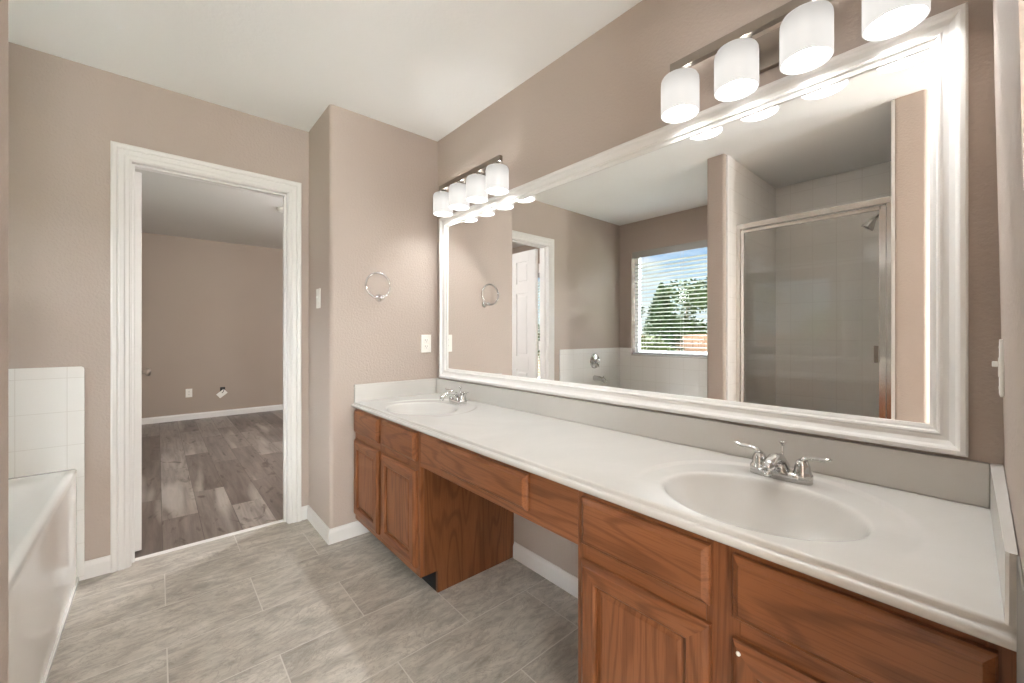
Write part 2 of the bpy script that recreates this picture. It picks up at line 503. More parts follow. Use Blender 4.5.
# ------------------------------------------------------------------ the setting
def shell():
    m = MB(); m.box(XB2 + 0.055, XH + 0.1, YW - 0.1, 0.1, -0.12, 0); struct(m.build('floor', 'floor'))
    m = MB(); m.box(XF - 0.1, XB2 + 0.055, YW - 0.1, YB + 0.1, -0.12, 0); struct(m.build('floor_bedroom', 'planks'))
    m = MB(); m.box(XB - 0.11, XH + 0.1, YW - 0.1, 0.1, H, H + 0.15); struct(m.build('ceiling', 'ceiling'))
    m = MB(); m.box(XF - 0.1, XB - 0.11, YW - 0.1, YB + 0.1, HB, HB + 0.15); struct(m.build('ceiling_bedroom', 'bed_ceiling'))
    # doorway wall
    m = MB()
    m.box(XB2, XB, YW, DY0, 0, H); m.box(XB2, XB, DY1, YP, 0, H); m.box(XB2, XB, DY0, DY1, DZ, H)
    struct(m.build('wall_back', 'wall'))
    # bump-out with a rounded outside corner
    r = 0.022; pr = [(XB2, 0.0), (XB2, YP), (-r, YP)]
    for k in range(1, 7):
        a = -PI / 2 + PI / 2 * k / 6
        pr.append((-r + r * math.cos(a), YP + r + r * math.sin(a)))
    pr += [(0.0, 0.0)]
    m = MB(); m.prism(pr, 'z', 0, H); o = struct(m.build('wall_alcove', 'wall'))
    # mirror wall
    m = MB(); m.box(XB2, XH, 0, 0.1, 0, H); struct(m.build('wall_mirror', 'wall'))
    # stub at the vanity's end
    m = MB(); m.prism([(XR, 0), (XR, 0.89), (XR - 0.022, 2.2), (XR - 0.026, H), (XR + 0.115, H), (XR + 0.115, 0)], 'y', -0.80, 0); struct(m.build('wall_end', 'wall'))
    m = MB(); m.box(XR - 0.003, XR, -0.79, -0.569, 0, HS, 0.001, 1); struct(m.build('trim_8', 'grey_patch'))  # flat grey patch on the stub wall, up to splash height
    # hall behind
    m = MB(); m.box(XH, XH + 0.1, YW, 0.1, 0, H); struct(m.build('wall_hall', 'wall'))
    # window wall with the tub window
    def holed(x0, x1, hx0, hx1, hz0, hz1, top):
        m = MB()
        m.box(x0, hx0, YW - 0.13, YW, 0, top); m.box(hx1, x1, YW - 0.13, YW, 0, top)
        m.box(hx0, hx1, YW - 0.13, YW, 0, hz0); m.box(hx0, hx1, YW - 0.13, YW, hz1, top)
        return m
    struct(holed(XB2, XH + 0.1, WX0, WX1, WZ0, WZ1, H).build('wall_window', 'wall'))
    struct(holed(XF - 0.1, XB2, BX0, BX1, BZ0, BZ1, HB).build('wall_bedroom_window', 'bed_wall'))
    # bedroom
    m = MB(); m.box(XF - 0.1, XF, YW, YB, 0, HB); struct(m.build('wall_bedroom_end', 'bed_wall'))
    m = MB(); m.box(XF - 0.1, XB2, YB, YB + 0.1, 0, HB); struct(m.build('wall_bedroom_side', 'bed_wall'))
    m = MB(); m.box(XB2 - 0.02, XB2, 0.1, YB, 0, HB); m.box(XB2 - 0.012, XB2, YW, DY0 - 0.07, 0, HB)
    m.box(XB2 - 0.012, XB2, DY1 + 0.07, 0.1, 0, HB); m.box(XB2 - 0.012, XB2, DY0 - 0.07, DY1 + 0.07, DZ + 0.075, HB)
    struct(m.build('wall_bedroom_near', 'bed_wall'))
    # partitions with rounded ends
    for x0, x1, nm in ((P1, P2, 'wall_partition'), (Q1, Q2, 'wall_shower')):
        r = 0.016; pr = [(x0, YW), (x0, YC - r)]
        pr = [(x0, YW)]
        for k in range(0, 6):
            a = PI - PI / 2 * k / 5; pr.append((x0 + r + r * math.cos(a), YC - r + r * math.sin(a)))
        for k in range(0, 6):
            a = PI / 2 - PI / 2 * k / 5; pr.append((x1 - r + r * math.cos(a), YC - r + r * math.sin(a)))
        pr.append((x1, YW))
        m = MB(); m.prism(pr, 'z', 0, H); struct(m.build(nm, 'wall'))
    # tub surround tiles: back wall down to the floor beside the apron, window wall, partition
    tz = 1.016; th = 0.010
    m = MB()
    pr = [(-1.676, 0.0), (-1.676, tz - 0.012), (-1.679, tz - 0.004), (-1.686, tz), (YW, tz), (YW, 0.0)]
    m.prism(pr, 'x', XB, XB + th); struct(m.build('wall_tile_back', 'tile_x'))
    m = MB()
    m.box(XB + th, WX0, YW, YW + th, 0, tz, 0.002, 1); m.box(WX0, WX1, YW, YW + th, 0, WZ0 - 0.004); m.box(WX1, P1 - th, YW, YW + th, 0, tz, 0.002, 1)
    struct(m.build('wall_tile_window', 'tile_y'))
    m = MB(); m.box(P1 - th, P1, YW, -1.70, 0, tz, 0.002, 1); struct(m.build('wall_tile_partition', 'tile_x'))
    # shower tiles
    m = MB(); m.box(P2, P2 + th, YW, YC - 0.03, 0, H - 0.002); struct(m.build('wall_tile_shower_near', 'shower_x'))
    m = MB(); m.box(Q1 - th, Q1, YW, YC - 0.03, 0, H - 0.002); struct(m.build('wall_tile_shower_far', 'shower_x'))
    m = MB(); m.box(P2 + th, Q1 - th, YW, YW + th, 0, H - 0.002); struct(m.build('wall_tile_shower_back', 'shower_y'))
    # white bullnose strips at the shower's edges
    m = MB(); m.box(P2 - 0.004, P2 + 0.011, YC - 0.055, YC - 0.028, 0, H - 0.002, 0.004); struct(m.build('trim_1', 'trim'))
    m = MB(); m.box(Q1 - 0.011, Q1 + 0.006, YC - 0.045, YC - 0.004, 0, H - 0.002, 0.004); struct(m.build('trim_2', 'trim'))
    m = MB(); m.box(P2 + th, Q1 - th, YC - 0.30, YC - 0.16, 0, 0.11, 0.006); struct(m.build('trim_3', 'tile_y'))
    # bare patch where the side splash was cut away
shell()

def baseboards():
    t, h = 0.012, 0.082
    def prof(sx):   # (offset from wall, z)
        return [(0, 0), (sx * t, 0), (sx * t, h - 0.022), (sx * t * 0.8, h - 0.014), (sx * t * 0.45, h - 0.006), (sx * t * 0.35, h), (0, h)]
    m = MB(); m.prism([(XB + a, z) for a, z in prof(1)], 'y', -1.676, DY0 - 0.071); struct(m.build('baseboard_back', 'trim'))
    m = MB()
    m.prism([(XB + a, z) for a, z in prof(1)], 'y', DY1 + 0.071, YP - 0.001)
    struct(m.build('baseboard_corner', 'trim'))
    # bump-out: side and front, mitred at the rounded corner
    m = MB()
    rings = [lambda w, h_: (XB, YP - w, h_), lambda w, h_: (-0.004 + w * 0.9, YP - w, h_), lambda w, h_: (0.0 + w, YP + 0.004 - w * 0.9, h_), lambda w, h_: (0.0 + w, -0.462, h_)]
    m.sweep_frame([(a, z) for a, z in prof(1)], rings, closed=False); struct(m.build('baseboard_alcove', 'trim'))
    m = MB(); m.prism([(-a, z) for a, z in prof(1)], 'x', 0.781, 1.661); struct(m.build('baseboard_mirror', 'trim'))
    m = MB(); m.prism([(XF + a, z) for a, z in prof(1.1)], 'y', YW, YB); struct(m.build('baseboard_bedroom', 'trim'))
baseboards()

def doorway():
    # casing: stepped moulding, mitred, bathroom side
    cw = 0.071
    prof = [(0, 0), (0, 0.008), (0.006, 0.011), (0.018, 0.011), (0.024, 0.015), (0.040, 0.017), (0.046, 0.014), (0.050, 0.018), (0.064, 0.020), (cw, 0.017), (cw, 0)]
    y0, y1, z1 = DY0, DY1, DZ
    loop = [lambda w, h: (XB + h, y0 - w, 0), lambda w, h: (XB + h, y0 - w, z1 + w), lambda w, h: (XB + h, y1 + w, z1 + w), lambda w, h: (XB + h, y1 + w, 0)]
    m = MB(); m.sweep_frame(prof, loop, closed=False); struct(m.build('trim_4', 'trim'))
    loop = [lambda w, h: (XB2 - h * 0.8, y0 - 0.004 - w * 0.9, 0), lambda w, h: (XB2 - h * 0.8, y0 - 0.004 - w * 0.9, z1 + w), lambda w, h: (XB2 - h * 0.8, y1 + w, z1 + w), lambda w, h: (XB2 - h * 0.8, y1 + w, 0)]
    m = MB(); m.sweep_frame(prof, loop, closed=False); struct(m.build('trim_5', 'trim'))
    # jamb and stop
    m = MB(); t = 0.004
    m.box(XB2 - 0.002, XB + 0.002, y0 - 0.001, y0 + t, 0, z1); m.box(XB2 - 0.002, XB + 0.002, y1 - t, y1 + 0.001, 0, z1)
    m.box(XB2 - 0.002, XB + 0.002, y0 + t, y1 - t, z1 - t, z1 + 0.001)
    sx0, sx1 = XB2 + 0.038, XB2 + 0.075
    m.box(sx0, sx1, y0 + t, y0 + t + 0.010, 0, z1 - t); m.box(sx0, sx1, y1 - t - 0.010, y1 - t, 0, z1 - t)
    m.box(sx0, sx1, y0 + t + 0.01, y1 - t - 0.01, z1 - t - 0.010, z1 - t)
    struct(m.build('trim_6', 'trim'))
    # pale threshold strip between the tile and the planks
    m = MB(); m.prism([(XB2 + 0.035, 0), (XB2 + 0.040, 0.006), (XB2 + 0.050, 0.008), (XB2 + 0.062, 0.006), (XB2 + 0.067, 0)], 'y', y0 + t + 0.001, y1 - t - 0.001)
    struct(m.build('trim_7', 'trim'))
    # six-panel door, swung square into the bedroom, on the tub-side jamb
    dx1 = XB2 - 0.030; W = 0.705; dx0 = dx1 - W; dy0, dy1 = -1.512, -1.477; zb, zt = 0.012, 2.035
    m = MB()
    # frame of stiles and rails around recessed, raised panels
    st = 0.11; mid = 0.10
    rows = [(0.012 + 0.22, 0.80), (0.94, 1.60), (1.70, 1.93)]
    xa0, xa1, xb0, xb1 = dx0 + st, dx0 + W / 2 - mid / 2, dx0 + W / 2 + mid / 2, dx1 - st
    m.box(dx0, xa0, dy0, dy1, zb, zt, 0.0015, 1); m.box(xb1, dx1, dy0, dy1, zb, zt, 0.0015, 1)
    zs = [zb] + [z for r in rows for z in r] + [zt]
    for k in range(0, len(zs), 2): m.box(xa0, xb1, dy0, dy1, zs[k], zs[k + 1])
    for r in rows: m.box(xa1, xb0, dy0, dy1, r[0], r[1])
    d = struct(m.build('door_1', 'trim'))
    for (a, b2) in ((xa0, xa1), (xb0, xb1)):
        for r in rows:
            p = MB()
            p.box(a, b2, dy0 + 0.010, dy1 - 0.010, r[0], r[1])
            p.box(a + 0.03, b2 - 0.03, dy0 + 0.004, dy1 - 0.004, r[0] + 0.03, r[1] - 0.03, 0.006, 2)
            p.build('panel', 'trim', d)
    k = MB(); kx, kz = dx0 + 0.062, 0.92
    k.lathe([(0.0, 0.0), (0.030, 0.0), (0.030, 0.006), (0.013, 0.010), (0.011, 0.026), (0.024, 0.036), (0.027, 0.046), (0.022, 0.056), (0.0, 0.060)], (kx, dy1, kz), 'y')
    k.build('door_knob', 'nickel', d)
    for z in (0.26, 1.06, 1.84):
        h = MB()
        h.box(dx1 - 0.0005, dx1 + 0.0025, dy0 + 0.004, dy1 - 0.004, z - 0.045, z + 0.045, 0.001, 1)
        h.tube([(dx1 + 0.008, dy0 - 0.004, z - 0.046), (dx1 + 0.008, dy0 - 0.004, z + 0.046)], 0.006, 10)
        h.box(dx1 + 0.006, XB2 - 0.001, dy0 - 0.0042, dy0 - 0.0022, z - 0.045, z + 0.045)
        h.build('hinge', 'trim', d)
    th = math.radians(2.4); hp = Vector((dx1 + 0.008, dy0, 0)); d.rotation_euler = (0, 0, th)
    d.location = hp - Matrix.Rotation(th, 3, 'Z') @ hp
doorway()

def window(n, x0, x1, z0, z1, sill_mat):
    yo = YW - 0.125; yi = YW - 0.075
    m = MB(); f = 0.045
    m.box(x0, x0 + f, yo, yi, z0, z1, 0.003); m.box(x1 - f, x1, yo, yi, z0, z1, 0.003)
    m.box(x0 + f, x1 - f, yo, yi, z0, z0 + f, 0.003); m.box(x0 + f, x1 - f, yo, yi, z1 - f, z1, 0.003)
    w = struct(m.build('window_%d' % n, 'vinyl'))
    for a, b2 in ((z0 + f, z1 - f),):
        g = MB(); g.box(x0 + f, x1 - f, yo + 0.022, yo + 0.026, a, b2); g.build('pane', 'glass', w)
    s = MB(); s.box(x0, x1, yi - 0.002, YW - 0.001, z0 - 0.002, z0 + 0.004, 0.001, 1); s.build('window_sill', 'slot' if sill_mat is None else sill_mat, w)
window(1, WX0, WX1, WZ0, WZ1, 'trim')
window(2, BX0, BX1, BZ0, BZ1, 'trim')

# ------------------------------------------------------------------ blinds
def blind(x0, x1, z0, z1, label, group):
    r = thing('venetian_blind', label, 'window blind', ((x0 + x1) / 2, YW - 0.035, z0), group)
    y = YW - 0.038; a, b2 = x0 + 0.012, x1 - 0.012
    m = MB(); m.box(a, b2, y - 0.028, y + 0.028, z1 - 0.045, z1 - 0.002, 0.002)
    m.box(a - 0.004, b2 + 0.004, y + 0.028, y + 0.034, z1 - 0.075, z1 - 0.001, 0.002); m.build('headrail', 'blind', r)
    pitch = 0.0425; n = int((z1 - 0.10 - z0 - 0.03) / pitch)
    m = MB()
    for k in range(n):
        z = z0 + 0.055 + k * pitch
        t = math.radians(6); hw = 0.025
        dy, dz = hw * math.cos(t), hw * math.sin(t)
        m.prism([(y - dy, z - dz), (y, z + 0.0015 + 0.002), (y + dy, z + dz), (y + dy, z + dz + 0.003), (y, z + 0.0055 + 0.001), (y - dy, z - dz + 0.003)], 'x', a, b2)
    m.build('slats', 'blind', r)
    m = MB(); m.box(a, b2, y - 0.025, y + 0.025, z0 + 0.008, z0 + 0.030, 0.004); m.build('bottom_rail', 'blind', r)
    L = b2 - a
    for fx in (0.12, 0.5, 0.88):
        c = MB()
        for dy in (-0.027, 0.027):
            c.tube([(a + L * fx, y + dy, z0 + 0.02), (a + L * fx, y + dy, z1 - 0.05)], 0.0012, 6)
        c.build('ladder_cord', 'blind', r)
    c = MB(); c.tube([(a + 0.07, y + 0.034, z1 - 0.08), (a + 0.075, y + 0.036, z0 + 0.35)], 0.004, 8); c.build('tilt_wand', 'blind', r)
blind(WX0, WX1, WZ0, WZ1, 'white slatted blind in the window over the bathtub', 'window blinds')
blind(BX0, BX1, BZ0, BZ1, 'white slatted blind glimpsed past the open door in the bedroom window', 'window blinds')

# ------------------------------------------------------------------ countertop with two moulded bowls
BA, BB, BY = 0.208, 0.175, -0.352
BOWLS = (0.435, 2.035)
def counter_height(x, y):
    z = HC
    for cx in BOWLS:
        r = math.hypot((x - cx) / BA, (y - BY) / BB)
        ro = math.hypot((x - cx) / 0.285, (y - (BY + 0.015)) / 0.285)
        # shallow raised-edge dish around the bowl, dying out towards the front
        t = max(0.0, min(1.0, (ro - 0.93) / 0.07)); t = t * t * (3 - 2 * t)
        fade = max(0.0, min(1.0, (y + 0.44) / 0.12))
        z -= 0.0045 * (1 - t) * fade
        if r < 1.06:
            d = 0.135 * (1 - min(1.0, r) ** 2.6)
            lip = 0.010
            # rounded lip
            u = max(0.0, min(1.0, (1.06 - r) / 0.10)); u = u * u * (3 - 2 * u)
            z -= d * u + 0.003 * u
    return z
def countertop():
    r = thing('countertop', 'long off-white cultured marble countertop with two moulded oval bowls', 'countertop', (XR / 2, -0.29, HC - 0.03))
    m = MB()
    x0, x1, y0, y1 = 0.0, XR, -0.545, -0.001
    xs = []
    x = x0
    nx = 484
    xs = [x0 + (x1 - x0) * i / nx for i in range(nx + 1)]
    ny = 110
    ys = [y0 + (y1 - y0) * j / ny for j in range(ny + 1)]
    grid = [[m.b.verts.new((x, y, counter_height(x, y))) for x in xs] for y in ys]
    for j in range(ny):
        for i in range(nx):
            f = m.b.faces.new([grid[j][i], grid[j][i + 1], grid[j + 1][i + 1], grid[j + 1][i]]); f.smooth = True
    # front edge: dip, no-drip ridge, rounded nose, underside
    T = 0.031
    prof = [(-0.5505, HC - 0.0004), (-0.5535, HC - 0.0018), (-0.5550, HC - 0.0045), (-0.5552, HC - 0.0100), (-0.5562, HC - 0.0122), (-0.5590, HC - 0.0128), (-0.5635, HC - 0.0132),
            (-0.5668, HC - 0.0150), (-0.5685, HC - 0.0185), (-0.5688, HC - 0.0230), (-0.5672, HC - 0.0275), (-0.5630, HC - 0.0305), (-0.558, HC - T), (-0.545, HC - T)]
    prev = grid[0]
    for (y, z) in prof:
        row = [m.b.verts.new((x, y, z)) for x in (x0, x1)] if False else [m.b.verts.new((x, y, z)) for x in xs[::22]]
        if prev is grid[0]:
            sub = grid[0]
            for k in range(len(row) - 1):
                seg = sub[k * 22:(k + 1) * 22 + 1]
                f = m.b.faces.new(list(seg) + [row[k + 1], row[k]]); f.smooth = False
        else:
            for k in range(len(row) - 1):
                f = m.b.faces.new([prev[k], prev[k + 1], row[k + 1], row[k]]); f.smooth = True
        prev = row
    # ends and back close the slab visually (bottom open over the cabinets is closed by a shelf strip)
    m.build('worktop', 'marble', r)
    m = MB(); m.box(0.021, XR - 0.021, -0.021, -0.001, HC - 0.001, HS, 0.003); m.build('backsplash', 'marble', r)
    m = MB(); m.box(0.001, 0.021, -0.555, -0.001, HC - 0.001, HS, 0.003); m.build('side_splash', 'marble', r)
    m = MB()
    m.prism([(XR - 0.021, -0.001), (XR - 0.0015, -0.001), (XR - 0.0015, -0.566), (XR - 0.009, -0.567), (XR - 0.0125, -0.562)], 'z', HC + 0.002, HS); m.build('side_splash', 'marble', r)
    for cx in BOWLS:
        d = MB(); zb = HC - 0.1405
        d.lathe([(0.0, 0.004), (0.016, 0.004), (0.018, 0.0025), (0.021, 0.0055), (0.026, 0.005), (0.031, 0.002), (0.031, 0.0)], (cx, BY, zb + 0.001), 'z', 28)
        d.build('drain', 'chrome', r)
countertop()

# ------------------------------------------------------------------ faucets
def faucet(cx, label):
    y = -0.126; z = HC - 0.0044
    r = thing('faucet', label, 'faucet', (cx, y, z), 'bathroom sink faucets')
    m = MB()
    # oblong deck plate with a crowned top
    n = 40; hw, hd = 0.074, 0.026
    def outline(k, s):
        pts = []
        for i in range(n):
            a = 2 * PI * i / n
            c, sn = math.cos(a), math.sin(a)
            ex = (abs(c) ** 0.62) * math.copysign(1, c) * hw * s + 0
            ey = (abs(sn) ** 0.8) * math.copysign(1, sn) * hd * (s if k else s)
            pts.append((cx + ex, y + ey))
        return pts
    rings = []
    for s, h in ((1.0, 0.0), (1.0, 0.014), (0.965, 0.019), (0.90, 0.022), (0.5, 0.024), (0.05, 0.0245)):
        rings.append([m.b.verts.new((px, py, z + h)) for px, py in outline(0, s)])
    for a, b2 in zip(rings, rings[1:]):
        for i in range(n):
            f = m.b.faces.new([a[i], a[(i + 1) % n], b2[(i + 1) % n], b2[i]]); f.smooth = True
    m.b.faces.new(rings[-1]); m.b.faces.new(rings[0][::-1])
    m.build('deck_plate', 'chrome', r)
    # low spout, swelling at the root and running out over the bowl
    s = MB()
    s.tube([(cx, y + 0.004, z + 0.012), (cx, y - 0.002, z + 0.034), (cx, y - 0.022, z + 0.053), (cx, y - 0.055, z + 0.060), (cx, y - 0.088, z + 0.053), (cx, y - 0.108, z + 0.042)],
           [0.024, 0.0225, 0.019, 0.0155, 0.0135, 0.0125], 20)
    s.lathe([(0.0, 0.0), (0.0105, 0.0), (0.0115, 0.004), (0.0115, 0.014), (0.0, 0.016)], (cx, y - 0.104, z + 0.027), 'z', 18)
    s.build('spout', 'chrome', r)
    for sgn in (-1, 1):
        hx = cx + sgn * 0.051
        h = MB()
        h.lathe([(0.0, 0.012), (0.0235, 0.012), (0.0235, 0.022), (0.0205, 0.026), (0.0195, 0.030), (0.0175, 0.044), (0.0135, 0.055), (0.007, 0.061), (0.0, 0.062)], (hx, y, z), 'z', 26)
        h.build('valve_body', 'chrome', r)
        v = MB()
        p = [(hx - sgn * 0.004, y, z + 0.054), (hx + sgn * 0.010, y - 0.002, z + 0.067), (hx + sgn * 0.026, y - 0.004, z + 0.070), (hx + sgn * 0.044, y - 0.006, z + 0.070), (hx + sgn * 0.058, y - 0.008, z + 0.074), (hx + sgn * 0.063, y - 0.009, z + 0.076)]
        v.tube(p, [0.010, 0.0095, 0.0085, 0.0085, 0.0075, 0.004], 14, squash=((0, 0, 1), 0.62))
        v.build('lever_handle', 'chrome', r)
    l = MB()
    l.tube([(cx, y + 0.019, z + 0.015), (cx, y + 0.019, z + 0.088)], 0.0026, 10)
    l.lathe([(0.0, 0.0), (0.004, 0.0), (0.0085, 0.006), (0.0095, 0.009), (0.007, 0.011), (0.0, 0.0115)], (cx, y + 0.019, z + 0.086), 'z', 16)
    l.build('lift_rod', 'chrome', r)
faucet(BOWLS[0], 'chrome two-lever faucet at the basin by the towel ring wall')
faucet(BOWLS[1] - 0.010, 'chrome two-lever faucet with lift rod at the basin nearest the camera')

# ------------------------------------------------------------------ cabinets
YF = -0.545            # face frame
YD = -0.565            # door and drawer fronts
ZT = HC - 0.032        # cabinet top
def front_slab(x0, x1, z0, z1):
    """Drawer front with a stepped, routed edge."""
    m = MB(); c = 0.010
    def ring(i, y): return [(x0 + i, y, z0 + i), (x1 - i, y, z0 + i), (x1 - i, y, z1 - i), (x0 + i, y, z1 - i)]
    R = [ring(0, YF), ring(0, YF - 0.009), ring(0.003, YF - 0.013), ring(c, YD + 0.003), ring(c + 0.004, YD)]
    V = [[m.b.verts.new(p) for p in r] for r in R]
    for a, b2 in zip(V, V[1:]):
        for k in range(4): m.b.faces.new([a[k], a[(k + 1) % 4], b2[(k + 1) % 4], b2[k]])
    m.b.faces.new(V[-1]); m.b.faces.new(V[0][::-1])
    return m
def door_front(x0, x1, z0, z1, root):
    """Frame-and-panel door: mitred-look stiles and rails with a routed lip, flat recessed panel."""
    sw = 0.052
    def ring(i, y): return [(x0 + i, y, z0 + i), (x1 - i, y, z0 + i), (x1 - i, y, z1 - i), (x0 + i, y, z1 - i)]
    m = MB()
    R = [ring(0, YF), ring(0, YF - 0.009), ring(0.003, YF - 0.013), ring(0.009, YD + 0.002), ring(0.013, YD), ring(sw - 0.006, YD), ring(sw - 0.001, YD + 0.004), ring(sw, YD + 0.012), ring(sw, YF)]
    V = [[m.b.verts.new(p) for p in r] for r in R]
    for a, b2 in zip(V, V[1:]):
        for k in range(4):
            fc = m.b.faces.new([a[k], a[(k + 1) % 4], b2[(k + 1) % 4], b2[k]]); fc.material_index = 1 - k % 2
    d = m.build('cabinet_door', 'oak_v', root); d.data.materials.append(M['oak_h'])
    p = MB()
    s = sw - 0.0005
    R = [ring(s, YF - 0.002), ring(s, YD + 0.012), ring(s + 0.010, YD + 0.0105), ring(s + 0.018, YD + 0.0075), ring(s + 0.021, YD + 0.0075)]
    V = [[p.b.verts.new(q) for q in r] for r in R]
    for a, b2 in zip(V, V[1:]):
        for k in range(4): p.b.faces.new([a[k], a[(k + 1) % 4], b2[(k + 1) % 4], b2[k]])
    p.b.faces.new(V[-1]); p.b.faces.new(V[0][::-1])
    p.build('door_panel', 'oak_v', d)
    return d
def cabinet(x0, x1, dxs, label, panel_side):
    r = thing('vanity_cabinet', label, 'cabinet', ((x0 + x1) / 2, -0.27, 0), 'oak vanity cabinets')
    ft = 0.019; yb = YF + ft; zk = 0.10
    m = MB()
    zm0, zm1 = 0.560, 0.612   # rail between doors and drawers
    stiles = [(x0, dxs[0][0] + 0.012)] + [(dxs[0][1] - 0.012, dxs[1][0] + 0.012)] + [(dxs[1][1] - 0.012, x1)]
    for a, b2 in stiles: m.box(a, b2, YF, yb, zk, ZT, 0.001, 1)
    n0 = len(m.b.faces)
    for (a, b2) in ((stiles[0][1], stiles[1][0]), (stiles[1][1], stiles[2][0])):
        m.box(a, b2, YF + 0.0003, yb, zk, zk + 0.045); m.box(a, b2, YF + 0.0003, yb, zm0, zm1); m.box(a, b2, YF + 0.0003, yb, ZT - 0.03, ZT)
    m.b.faces.ensure_lookup_table()
    for fc in m.b.faces[n0:]: fc.material_index = 1
    ff = m.build('face_frame', 'oak_v', r); ff.data.materials.append(M['oak_h'])
    # sides run to the floor behind the toe notch
    for xs, nm in (((x0 + 0.001, x0 + 0.016), 0), ((x1 - 0.016, x1), 1)):
        p = MB()
        p.prism([(yb, ZT), (-0.001, ZT), (-0.001, 0.0), (-0.458, 0.0), (-0.458, zk), (yb, zk)], 'x', xs[0], xs[1])
        p.build('side_panel', 'oak_side', r)
    p = MB(); p.box(x0 + 0.016, x1 - 0.016, yb, -0.012, zk + 0.0, zk + 0.015); p.build('bottom_panel', 'oak_side', r)
    p = MB(); p.box(x0 + 0.016, x1 - 0.016, -0.458, -0.445, 0.0, zk); p.build('toe_kick', 'black', r)
    for (a, b2) in dxs:
        front_slab(a, b2, 0.606, 0.732).build('drawer_front', 'oak_h', r)
        door_front(a, b2, 0.136, 0.566, r)
    return r
cabinet(0.002, 0.775, ((0.018, 0.352), (0.398, 0.752)), 'honey oak vanity cabinet against the towel ring wall', 1)
rc = cabinet(1.662, XR - 0.002, ((1.682, 2.020), (2.063, 2.402)), 'honey oak vanity cabinet under the basin nearest the camera', 0)
p = MB(); p.lathe([(0.0, 0.0), (0.0045, 0.0), (0.0040, -0.002), (0.0, -0.003)], (2.078, YD, 0.548), 'y', 14)
o = p.build('screw_cap', 'plate', rc); o['label'] = 'small white cap on door'
def knee():
    r = thing('knee_drawer', 'oak apron with one wide drawer front spanning the knee space', 'drawer', (1.22, YF, 0.6))
    m = MB(); m.box(0.7755, 1.6615, YF, YF + 0.019, 0.590, ZT, 0.001, 1); m.build('apron', 'oak_h', r)
    front_slab(0.965, 1.470, 0.622, 0.735).build('drawer_front', 'oak_h', r)
knee()

# ------------------------------------------------------------------ framed mirror
def wall_mirror():
    x0, x1, z0, z1 = 0.076, 2.367, 0.888, 1.919
    fw = 0.062
    r = thing('wall_mirror', 'wide white-framed mirror hung above the double vanity', 'mirror', ((x0 + x1) / 2, 0, z0))
    m = MB()
    prof = [(0.0, 0.002), (0.0, 0.030), (0.004, 0.035), (0.012, 0.036), (0.016, 0.033), (0.020, 0.026), (0.030, 0.020), (0.040, 0.019), (0.044, 0.022), (0.048, 0.021), (0.051, 0.015), (0.056, 0.014), (fw, 0.011), (fw, 0.002)]
    loop = [lambda w, h: (x0 + w, -h, z0 + w), lambda w, h: (x1 - w, -h, z0 + w), lambda w, h: (x1 - w, -h, z1 - w), lambda w, h: (x0 + w, -h, z1 - w)]
    m.sweep_frame(prof, loop); m.build('frame', 'frame_paint', r)
    g = MB(); g.box(x0 + 0.03, x1 - 0.03, -0.0060, -0.001, z0 + 0.03, z1 - 0.03); g.build('mirror_glass', 'mirror', r)
wall_mirror()

# ------------------------------------------------------------------ vanity lights
def vanity_light(cx, label):
    y = -0.100; zt, zb = 2.024, 1.899; sp = 0.175; R = 0.0595
    r = thing('vanity_light', label, 'wall light', (cx, 0, 2.03), 'four-shade vanity lights')
    xs = [cx + sp * (k - 1.5) for k in range(4)]
    m = MB(); m.box(xs[0] - 0.030, xs[3] + 0.030, y - 0.011, y + 0.011, zt + 0.022, zt + 0.052, 0.002); m.build('bar', 'nickel', r)
    m = MB(); m.box(cx - 0.10, cx + 0.10, -0.022, -0.001, zt - 0.050, zt + 0.055, 0.004); m.build('wall_plate', 'nickel', r)
    for s in (-1, 1):
        a = MB(); ax = cx + s * 0.055
        a.tube([(ax, -0.020, zt - 0.015), (ax, -0.045, zt - 0.012), (ax, -0.068, zt + 0.004), (ax, -0.085, zt + 0.024), (ax, y + 0.008, zt + 0.036)], 0.006, 10); a.build('arm', 'nickel', r)
    for x in xs:
        s = MB()
        # open-bottomed opal cylinder with a rounded shoulder
        out = [(R - 0.034, zt), (R - 0.014, zt), (R - 0.005, zt - 0.004), (R - 0.001, zt - 0.012), (R, zt - 0.022), (R, zb + 0.002), (R - 0.0015, zb), (R - 0.0035, zb)]
        inn = [(R - 0.004, zb + 0.002), (R - 0.004, zt - 0.020), (R - 0.010, zt - 0.008), (R - 0.016, zt - 0.0045), (R - 0.034, zt - 0.004)]
        s.lathe(out + inn + [out[0]], (x, y, 0), 'z', 40)
        so = s.build('lamp_shade', 'opal', r)
        b = MB(); b.lathe([(0.0, zb + 0.026), (0.012, zb + 0.028), (0.022, zb + 0.036), (0.027, zb + 0.050), (0.027, zb + 0.072), (0.022, zb + 0.092), (0.013, zb + 0.108)], (x, y, 0), 'z', 20)
        b.build('bulb', 'bulb', so)
        k = MB(); k.lathe([(0.0, zt + 0.027), (0.009, zt + 0.026), (0.010, zt + 0.014), (0.016, zt + 0.010), (0.016, zt - 0.004), (0.0, zt - 0.005)], (x, y, 0), 'z', 20)
        for q in range(3):
            a = 2 * PI * q / 3 + 0.4
            k.tube([(x + 0.014 * math.cos(a), y + 0.014 * math.sin(a), zt + 0.003), (x + (R - 0.026) * math.cos(a), y + (R - 0.026) * math.sin(a), zt + 0.0015)], 0.002, 6)
        k.build('socket', 'nickel', r)
vanity_light(0.497, 'nickel four-shade vanity light over the basin by the towel ring wall')
vanity_light(1.990, 'nickel four-shade vanity light over the basin nearest the camera')

